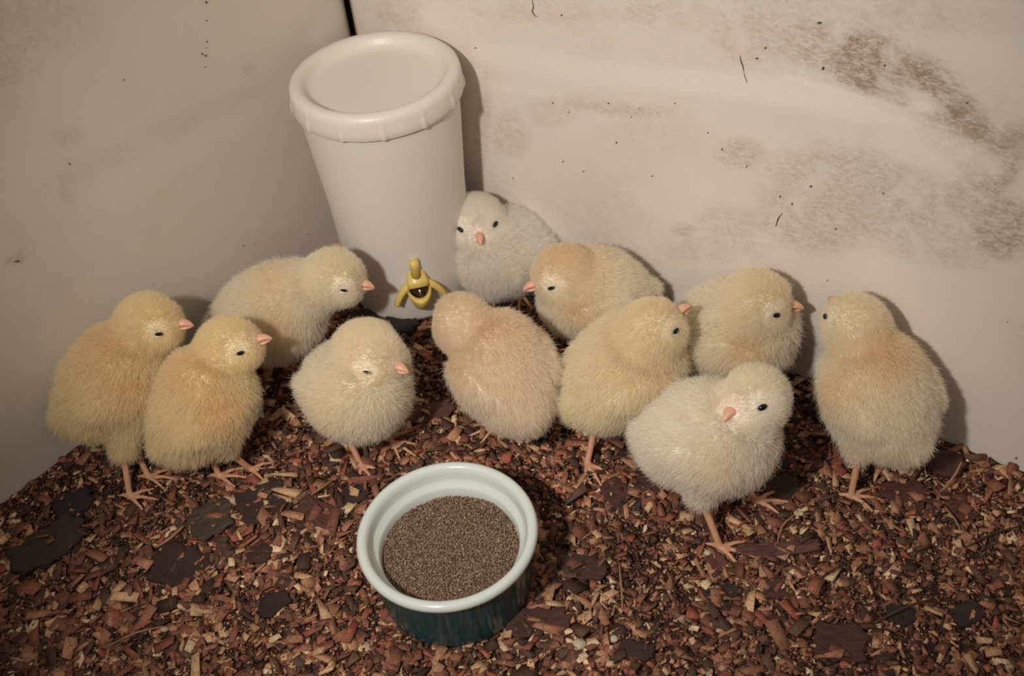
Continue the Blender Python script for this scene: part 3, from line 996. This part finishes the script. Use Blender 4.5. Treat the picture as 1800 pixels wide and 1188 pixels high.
b.inputs['Base Color'].default_value = srgb(196, 160, 124)
b.inputs['Roughness'].default_value = 0.6

# down strands
M_down = bpy.data.materials.new('chick_down')
M_down.use_nodes = True
nt = M_down.node_tree
nt.nodes.clear()
out = nt.nodes.new('ShaderNodeOutputMaterial')
dif = nt.nodes.new('ShaderNodeBsdfDiffuse'); tra = nt.nodes.new('ShaderNodeBsdfTranslucent'); mx = nt.nodes.new('ShaderNodeMixShader')
mx.inputs[0].default_value = 0.62
a_ = attr(nt, 'tint')
lk(nt, a_.outputs['Color'], dif.inputs[0]); lk(nt, a_.outputs['Color'], tra.inputs[0])
lk(nt, dif.outputs[0], mx.inputs[1]); lk(nt, tra.outputs[0], mx.inputs[2]); lk(nt, mx.outputs[0], out.inputs[0])

CREAM = np.array(srgb(255, 247, 232)[:3]); YEL = np.array(srgb(255, 242, 212)[:3]); WHT = np.array(srgb(255, 250, 243)[:3])
TAN = np.array(srgb(249, 227, 190)[:3]); PINK = np.array(srgb(251, 233, 217)[:3])


def pix(p):
    return at(p[0], p[1], p[2] / 1000.0) * 1000.0


def make_chick(p, seed):
    """p: measured pose; lengths in millimetres"""
    r = np.random.default_rng(seed)
    s = p.get('s', 1.0)
    B = pix(p['body']); Hd = pix(p['head'])
    yaw = math.radians(p['yaw']); bp = math.radians(p.get('pitch', 22))
    RB = frame(yaw, bp)
    RH = frame(math.radians(p['hyaw']), math.radians(p.get('hpitch', 0)), math.radians(p.get('hroll', 0)))
    f, l, u = RB[:, 0], RB[:, 1], RB[:, 2]
    hf, hl, hu = RH[:, 0], RH[:, 1], RH[:, 2]
    hs = s * p.get('hs', 1.10)
    wid = p.get('wid', 1.0); ln = p.get('len', 1.0); hg = p.get('hgt', 1.0)
    h = 1.0
    lo = np.minimum(B, Hd) - 52 * s; hi = np.maximum(B, Hd) + 52 * s; lo[2] = -4
    hi[2] = max(B[2] + 36 * s, Hd[2] + 24)
    for ft in p['feet']:
        q = pix((ft[0], ft[1], 2)); lo[:2] = np.minimum(lo[:2], q[:2] - 24); hi[:2] = np.maximum(hi[:2], q[:2] + 24)
    nx, ny, nz = (np.ceil((hi - lo) / h)).astype(int)
    G = np.stack(np.meshgrid(np.arange(nx), np.arange(ny), np.arange(nz), indexing='ij'), -1) * h + lo

    def body_sdf(G, head_only=False):
        d = ell(G, B, RB, np.array([29 * ln, 24.5 * wid, 24 * hg]) * s)
        d = smin(d, ell(G, B + f * 9 * s * ln - u * 3 * s, RB, np.array([21, 22.5 * wid, 22 * hg]) * s), 6)      # breast
        d = smin(d, ell(G, B - f * 19 * s * ln - u * 3 * s, RB, np.array([15, 17 * wid, 15 * hg]) * s), 8)       # rump
        d = smin(d, cap(G, B - f * 30 * s * ln + u * 0 * s, B - f * 33 * s * ln + u * 4 * s, 6 * s, 3.5 * s), 7)   # tail tuft
        nb0 = B + f * 13 * s * ln + u * 8 * s
        d = smin(d, cap(G, nb0, Hd - hf * 2 * s - hu * 4 * s, 18.5 * s, 13.5 * s), 8)                              # neck
        dh = ell(G, Hd, RH, np.array([15.5, 13.8, 13.8]) * hs)
        dh = smin(dh, ell(G, Hd + hf * 6 * hs - hu * 3.5 * hs, RH, np.array([9.5, 10, 8.5]) * hs), 4)               # cheeks
        if head_only:
            return dh
        d = smin(d, dh, 4.0)
        # wings folded on the flanks
        for sd in (-1, 1):
            RW = frame(yaw + sd * math.radians(8), bp - math.radians(p.get('wtilt', 26)))
            wc = B + f * 0.5 * s + l * sd * (21.5 * wid) * s + u * 3 * s
            dw = ell(G, wc, RW, np.array([17.5, 5.2, 10.5]) * s)
            dw = smin(dw, ell(G, wc - RW[:, 0] * 12 * s - RW[:, 2] * 1 * s, RW, np.array([10, 3.6, 6]) * s), 3)
            d = smin(d, dw, 1.6)
        return d

    D = body_sdf(G)
    Dl = np.full(D.shape, 1e3)
    legs = []
    for k, ft in enumerate(p['feet']):
        q = pix((ft[0], ft[1], 3.0)); q[2] = 1000 * float(litter_h(np.array(q[0] / 1000), np.array(q[1] / 1000))) + 3.2
        sd = 1 if (q - B) @ l > 0 else -1
        if len(p['feet']) == 2:
            other = pix((p['feet'][1 - k][0], p['feet'][1 - k][1], 3.0))
            sd = 1 if (q - other) @ l > 0 else -1
        hip = B + l * sd * 11 * s * wid - u * 10 * s - f * 2 * s
        hk = q * .42 + hip * .58 - np.array([math.cos(yaw), math.sin(yaw), 0]) * 5 * s
        hk[2] = q[2] + max(9.0, min(p.get('shank', 20), (hip[2] - q[2]) * .62))
        th_r = p.get('thigh', 9.5)
        D = smin(D, cap(G, hip, hk + (hip - hk) * .12, 13.5 * s, th_r * .55 * s), 5)
        Dl = np.minimum(Dl, cap(G, hk, q, 2.1 * s, 1.75 * s))
        ty = math.radians(ft[2])
        for ang, tl in ((-34, 13.5), (0, 17), (34, 13.5), (176, 7.5)):
            a = ty + math.radians(ang)
            dv = np.array([math.cos(a), math.sin(a), 0])
            m1 = q + dv * tl * .5 * s + [0, 0, .8]; e1 = q + dv * tl * s
            e1[2] = 1000 * float(litter_h(np.array(e1[0] / 1000), np.array(e1[1] / 1000))) + 2.2
            Dl = smin(Dl, np.minimum(cap(G, q, m1, 1.4 * s, 1.15 * s), cap(G, m1, e1, 1.15 * s, .75 * s)), .8)
        legs.append((hk, q))
    full = smin(D, Dl, 1.0)
    V, Q = surface_nets(full.astype(np.float32), lo, h)
    # drop strays: keep as is, relax the grid facets of the body only
    def fieldval(P):
        g = (P - lo) / h; i = np.clip(np.floor(g).astype(int), 0, np.array(D.shape) - 2); t = g - i
        def tri(A):
            o = 0
            for a in (0, 1):
                for b_ in (0, 1):
                    for c in (0, 1):
                        w = (t[:, 0] if a else 1 - t[:, 0]) * (t[:, 1] if b_ else 1 - t[:, 1]) * (t[:, 2] if c else 1 - t[:, 2])
                        o = o + w * A[i[:, 0] + a, i[:, 1] + b_, i[:, 2] + c]
            return o
        return tri(D), tri(Dl)
    vb, vl = fieldval(V)
    furry = (vb < vl)
    fm = (~furry[Q].any(1)).astype(int)

    # colour of the down: large soft patches
    base = p.get('base', CREAM)
    def tint(P):
        n = len(P)
        c = np.tile(base, (n, 1))
        def blob(cen, rad, colr, st):
            w = st * np.exp(-(np.linalg.norm(P - cen, axis=1) / (rad * s)) ** 2)[:, None]
            return c * (1 - w) + colr * w
        c = blob(B + f * 16 * s + u * 22 * s, 15, p.get('patch', TAN), p.get('nape', .35))       # nape and upper back
        for sd in (-1, 1):
            c = blob(B + f * 10 * s + l * sd * 22 * s + u * 4 * s, 11, p.get('patch', TAN), p.get('wing', .35))
            c = blob(Hd - hf * 6 * s + hl * sd * 10 * s - hu * 4 * s, 6, p.get('patch', TAN), p.get('cheek', .2))
        c = blob(Hd + hu * 14 * s, 13, p.get('crown_col', YEL), p.get('crown', .3))
        c = blob(Hd + hf * 13 * s - hu * 1 * s, 6.5, PINK, .6)
        c = blob(B - u * 18 * s + f * 6 * s, 22, WHT, .4)
        return c

    root = B.copy(); root[2] = 0
    rootm = root / 1000
    me = mesh_from('chick', V / 1000 - rootm, Q, None, [M_skin, M_leg], True, fm)
    at_ = me.attributes.new('tint', 'FLOAT_COLOR', 'POINT')
    at_.data.foreach_set('color', np.concatenate([tint(V) * .88, np.ones((len(V), 1))], 1).astype(np.float32).ravel())
    ch = link('chick', me, None, rootm)
    tag(ch, p['label'], 'chick', 'fluffy chicks in the brooder')

    # project features to the surface of the head
    def surf(o, d, t0=0.0, t1=24.0):
        ts = np.linspace(t0, t1, 200)
        P = o + ts[:, None] * d
        v = body_sdf(P, True)
        k = np.argmax(v > 0) if (v > 0).any() else len(ts) - 1
        return P[k]

    # eyes
    eyes = []
    op = p.get('eye_open', 1.0)
    for sd in (-1, 1):
        ef = p.get('eye_fwd', .62)
        d = hf * ef + hl * sd * (1.38 - ef) + hu * .20; d /= np.linalg.norm(d)
        e = surf(Hd, d)
        eyes.append(e)
        n_, k_ = 16, 10
        th = np.linspace(0, 2 * np.pi, n_, endpoint=False)
        out_ = d
        a1 = hf - d * (hf @ d); a1 /= np.linalg.norm(a1); a2 = np.cross(d, a1)
        if a2 @ hu < 0: a2 = -a2
        # eye is long and slit when sleepy; it slants up to the back
        a1s = a1 * .95 + a2 * -.25; a1s /= np.linalg.norm(a1s); a2s = np.cross(out_, a1s)
        er = 2.35 * s
        Ve = [e + out_ * (.9 + 1.0) * s]
        for a in range(1, k_):
            ph = math.pi * a / k_
            Ve += list(e + out_ * (.9 + 1.0 * math.cos(ph)) * s + math.sin(ph) * (np.cos(th)[:, None] * a1s * er + np.sin(th)[:, None] * a2s * er * (.35 + .5 * op)))
        Ve.append(e - out_ * .1 * s)
        Ve = np.array(Ve)
        i = np.arange(n_); j = (i + 1) % n_
        Qe = np.concatenate([np.stack([1 + a * n_ + i, 1 + (a + 1) * n_ + i, 1 + (a + 1) * n_ + j, 1 + a * n_ + j], 1) for a in range(k_ - 2)])
        Te = np.concatenate([np.stack([np.zeros(n_, int), 1 + i, 1 + j], 1), np.stack([np.full(n_, len(Ve) - 1), 1 + (k_ - 2) * n_ + j, 1 + (k_ - 2) * n_ + i], 1)])
        link('eye', mesh_from('eye', Ve / 1000 - rootm, Qe, Te, [M_eye]), ch)
    # beak: upper mandible hooked over the lower one
    b0 = surf(Hd - hu * 1.5 * s, hf)
    jb = Join()
    bl = 6.5 * s
    up = [b0 - hf * 3.5 * s + hu * 1.2 * s, b0 + hf * .2 * bl + hu * 1.3 * s, b0 + hf * .55 * bl + hu * .7 * s, b0 + hf * .85 * bl - hu * .5 * s, b0 + hf * bl - hu * 1.8 * s]
    V2, Q2, T2 = tube(catmull(up, 4), [3.1 * s, 2.7 * s, 2.1 * s, 1.3 * s, .5 * s], 14, .72)
    jb.add(V2 / 1000 - rootm, Q2, T2)
    lw = [b0 - hf * 3.5 * s - hu * 1.8 * s, b0 + hf * .25 * bl - hu * 1.9 * s, b0 + hf * .6 * bl - hu * 2.0 * s, b0 + hf * .84 * bl - hu * 2.1 * s]
    V2, Q2, T2 = tube(catmull(lw, 4), [2.8 * s, 2.3 * s, 1.4 * s, .45 * s], 14, .5)
    jb.add(V2 / 1000 - rootm, Q2, T2)
    link('beak', jb.mesh('beak', [M_beak]), ch)

    # down
    Qf = Q[furry[Q].all(1)]
    A, Bq, C, Dq = V[Qf[:, 0]], V[Qf[:, 1]], V[Qf[:, 2]], V[Qf[:, 3]]
    nr = np.cross(C - A, Dq - Bq); area = np.linalg.norm(nr, axis=1); nr /= area[:, None] + 1e-9
    # smooth normals
    vn = np.zeros_like(V)
    for c in range(4):
        np.add.at(vn, Qf[:, c], nr * area[:, None])
    vn /= np.linalg.norm(vn, axis=1)[:, None] + 1e-9
    N = p.get('strands', 84000)
    pick = r.choice(len(Qf), N, p=(lambda w_: w_ / w_.sum())(area * (1 + 1.3 * (np.linalg.norm((A + C) / 2 - Hd, axis=1) < 24 * s))))
    u1, v1 = r.random(N), r.random(N)
    w = [(1 - u1) * (1 - v1), u1 * (1 - v1), u1 * v1, (1 - u1) * v1]
    idxs = Qf[pick]
    P0 = sum(w[c][:, None] * V[idxs[:, c]] for c in range(4))
    n0 = sum(w[c][:, None] * vn[idxs[:, c]] for c in range(4)); n0 /= np.linalg.norm(n0, axis=1)[:, None] + 1e-9
    ge = np.zeros_like(P0)
    for q_ in range(3):
        dv_ = np.zeros(3); dv_[q_] = 1.2
        ge[:, q_] = fieldval(P0 + dv_)[0] - fieldval(P0 - dv_)[0]
    gl = np.linalg.norm(ge, axis=1)
    ok = gl > .6                       # flat spots of the field are the pinched bottoms of folds
    n0[ok] = ge[ok] / gl[ok][:, None]
    # keep the eyes, the beak and the thin legs clear
    # no down grows out of the tight folds between wing, neck and body
    open_ = np.minimum(fieldval(P0 + n0 * 2.0)[0] / 2.0, fieldval(P0 + n0 * 4.0)[0] / 4.0)
    keep = ok & (open_ > .72)
    for e in eyes:
        keep &= np.linalg.norm(P0 - e, axis=1) > 1.8 * s
    keep &= ~((np.linalg.norm(P0 - b0, axis=1) < 3.2 * s))
    P0 = P0[keep]; n0 = n0[keep]; N = len(P0)
    hdist = np.linalg.norm(P0 - Hd, axis=1)
    onhead = np.clip((24 * s - hdist) / (6 * s), 0, 1)[:, None]
    flow = (-f * .9 - np.array([0, 0, .35])) * (1 - onhead) + (-hf) * onhead
    flow = flow - n0 * np.sum(flow * n0, axis=1)[:, None]
    fl = np.linalg.norm(flow, axis=1)[:, None]; flow = flow / np.maximum(fl, .35)
    # tufts: strands in a neighbourhood lean together
    cell = np.floor(P0 / (2.6 * s) + r.normal(0, .18, P0.shape)).astype(int)
    key = (cell[:, 0] * 73856093) ^ (cell[:, 1] * 19349663) ^ (cell[:, 2] * 83492791)
    tab = r.normal(0, 1, (4096, 3)); tuft = tab[key % 4096]
    near_face = np.minimum.reduce([np.linalg.norm(P0 - e, axis=1) for e in eyes] + [np.linalg.norm(P0 - b0, axis=1)])
    fur = p.get('fur', 1.0)
    Ln = (5.6 - 2.4 * onhead[:, 0]) * s * fur * (0.55 + .6 * r.random(N)) * np.clip((near_face / s - 1.0) / 8, .58, 1)
    lay = np.clip(1 - (near_face / s - 1) / 5, 0, 1)[:, None]
    Ln = Ln * np.where(r.random(N) < .10, 1.3, 1.0)
    d0 = n0 * (.8 - .2 * lay) + flow * .55 + tuft * .11 * (1 - lay) + r.normal(0, .27, (N, 3)); d0 /= np.linalg.norm(d0, axis=1)[:, None]
    d1 = n0 * .5 + flow * .8 + tuft * .16 * (1 - lay) + r.normal(0, .30, (N, 3)) - np.array([0, 0, .12]); d1 /= np.linalg.norm(d1, axis=1)[:, None]
    p1 = P0 + d0 * Ln[:, None] * .5
    p2 = p1 + (d0 * .4 + d1 * .6) * Ln[:, None] * .3
    p3 = p2 + d1 * Ln[:, None] * .25
    st = P0 - n0 * .5
    pts = np.stack([st, p1, p2, p3], 1) / 1000 - rootm
    pts[:, :, 2] = np.maximum(pts[:, :, 2], .001)
    cu = bpy.data.hair_curves.new('down')
    cu.add_curves([4] * N)
    cu.attributes['position'].data.foreach_set('vector', pts.astype(np.float32).ravel())
    ra = cu.attributes.get('radius') or cu.attributes.new('radius', 'FLOAT', 'POINT')
    rad = (np.array([.085, .074, .052, .016])[None] * (s / 1000 * np.clip(Ln / (5 * s), .4, 1))[:, None]).astype(np.float32)
    ra.data.foreach_set('value', rad.ravel())
    ta = cu.attributes.new('tint', 'FLOAT_COLOR', 'CURVE')
    tc_ = tint(P0) * (1 + r.normal(0, .03, (N, 1)))
    ta.data.foreach_set('color', np.concatenate([np.clip(tc_, 0, .985), np.ones((N, 1))], 1).astype(np.float32).ravel())
    cu.materials.append(M_down)
    do = bpy.data.objects.new('down', cu); col.objects.link(do); do.parent = ch
    dd = walls_dist(rootm)
    print('CHICK', seed, 'clear L %.0f R %.0f' % (dd[0] * 1000, dd[1] * 1000), 'verts', len(V), 'N', N)
    return ch


CHICKS = [
 dict(body=(198, 672, 58), head=(262, 568, 86), yaw=25, hyaw=-8, hpitch=0, pitch=24, feet=[(228, 872, -15), (262, 838, -10)], s=1.0, base=YEL, nape=.7, wing=.6, cheek=.5, eye_open=.2, fur=1.15,
      label='cream chick standing closest to the left wall, behind another chick, eyes nearly shut'),
 dict(body=(352, 712, 48), head=(402, 608, 74), yaw=30, hyaw=-2, hpitch=12, pitch=36, feet=[(385, 835, -10), (440, 822, -15)], s=1.0, base=YEL, nape=.55, wing=.9, cheek=.5, eye_open=.3,
      label='yellowish chick with beak raised rightward, in front of the chick by the left wall'),
 dict(body=(472, 552, 44), head=(588, 487, 68), yaw=-2, hyaw=-18, hpitch=-8, pitch=14, feet=[(500, 640, -10), (540, 620, -10)], s=1.0, nape=.3, wing=.5, eye_open=.0, fur=1.2,
      label='cream chick walking beside the left foot of the bucket, head lowered'),
 dict(body=(622, 680, 44), head=(648, 622, 66), hs=1.28, yaw=-50, hyaw=-38, hpitch=2, pitch=12, feet=[(634, 815, -60), (690, 775, -40)], s=1.0, wid=1.06, eye_open=.1, nape=.2, wing=.25,
      label='ball-shaped cream chick dozing with beak tucked, just behind the feed dish to its left'),
 dict(body=(888, 655, 48), head=(812, 568, 68), yaw=112, hyaw=112, hpitch=-12, pitch=18, feet=[(872, 748, 190), (955, 742, 120)], s=1.0, base=CREAM * .7 + PINK * .3, nape=.45, wing=.35,
      label='cream chick seen from behind in the middle, its head turned to the bucket'),
 dict(body=(892, 440, 28), head=(838, 393, 52), yaw=-150, hyaw=-87, hpitch=16, hroll=0, eye_fwd=.82, hs=1.2, pitch=5, feet=[(865, 520, -120), (915, 518, -100)], s=1.06, base=WHT, nape=.08, wing=.15, cheek=.05, crown=.05, eye_open=.5, shank=10,
      label='whitish chick sitting against the bucket and looking straight out'),
 dict(body=(1045, 515, 46), head=(988, 480, 66), yaw=178, hyaw=-168, hpitch=-6, pitch=12, feet=[(1010, 622, 180), (1050, 640, 180)], s=1.0, nape=.5, wing=.45, crown_col=TAN, crown=.5, eye_open=.25,
      label='cream chick with orange-tinted head facing left, at the right wall beside the whitish chick'),
 dict(body=(1097, 652, 52), head=(1143, 582, 78), yaw=22, hyaw=16, hpitch=26, pitch=26, feet=[(1032, 815, -70), (1130, 775, -60)], s=1.04, base=CREAM * .6 + YEL * .4, nape=.2, wing=.25, eye_open=.3,
      label='pale yellow chick with orange beak lifted rightward, behind the front stepping chick'),
 dict(body=(1285, 585, 50), head=(1328, 532, 76), yaw=-12, hyaw=-14, hpitch=0, pitch=18, feet=[(1270, 705, -20), (1310, 690, -20)], s=1.04, nape=.2, wing=.4, eye_open=.5, fur=1.2,
      label='cream chick facing right by the right wall, partly behind the front chick'),
 dict(body=(1244, 768, 54), head=(1326, 698, 80), yaw=-22, hyaw=-143, hpitch=12, hroll=12, hs=1.0, pitch=16, feet=[(1266, 962, -25), (1330, 880, -10)], s=1.04, base=WHT * .5 + CREAM * .5, nape=.1, wing=.2, cheek=.3, eye_open=.55, shank=26,
      label='whitish yellow chick stepping forward at the front, head turned back over its chest'),
 dict(body=(1545, 692, 54), head=(1506, 574, 84), yaw=112, hyaw=108, hpitch=8, pitch=32, feet=[(1496, 868, -15), (1545, 822, 60)], s=1.0, nape=.75, wing=.4, base=CREAM, eye_open=.4, shank=24,
      label='cream chick seen from behind, farthest along the right wall, on orange legs'),
]
for k, p in enumerate(CHICKS):
    make_chick(p, 100 + k)
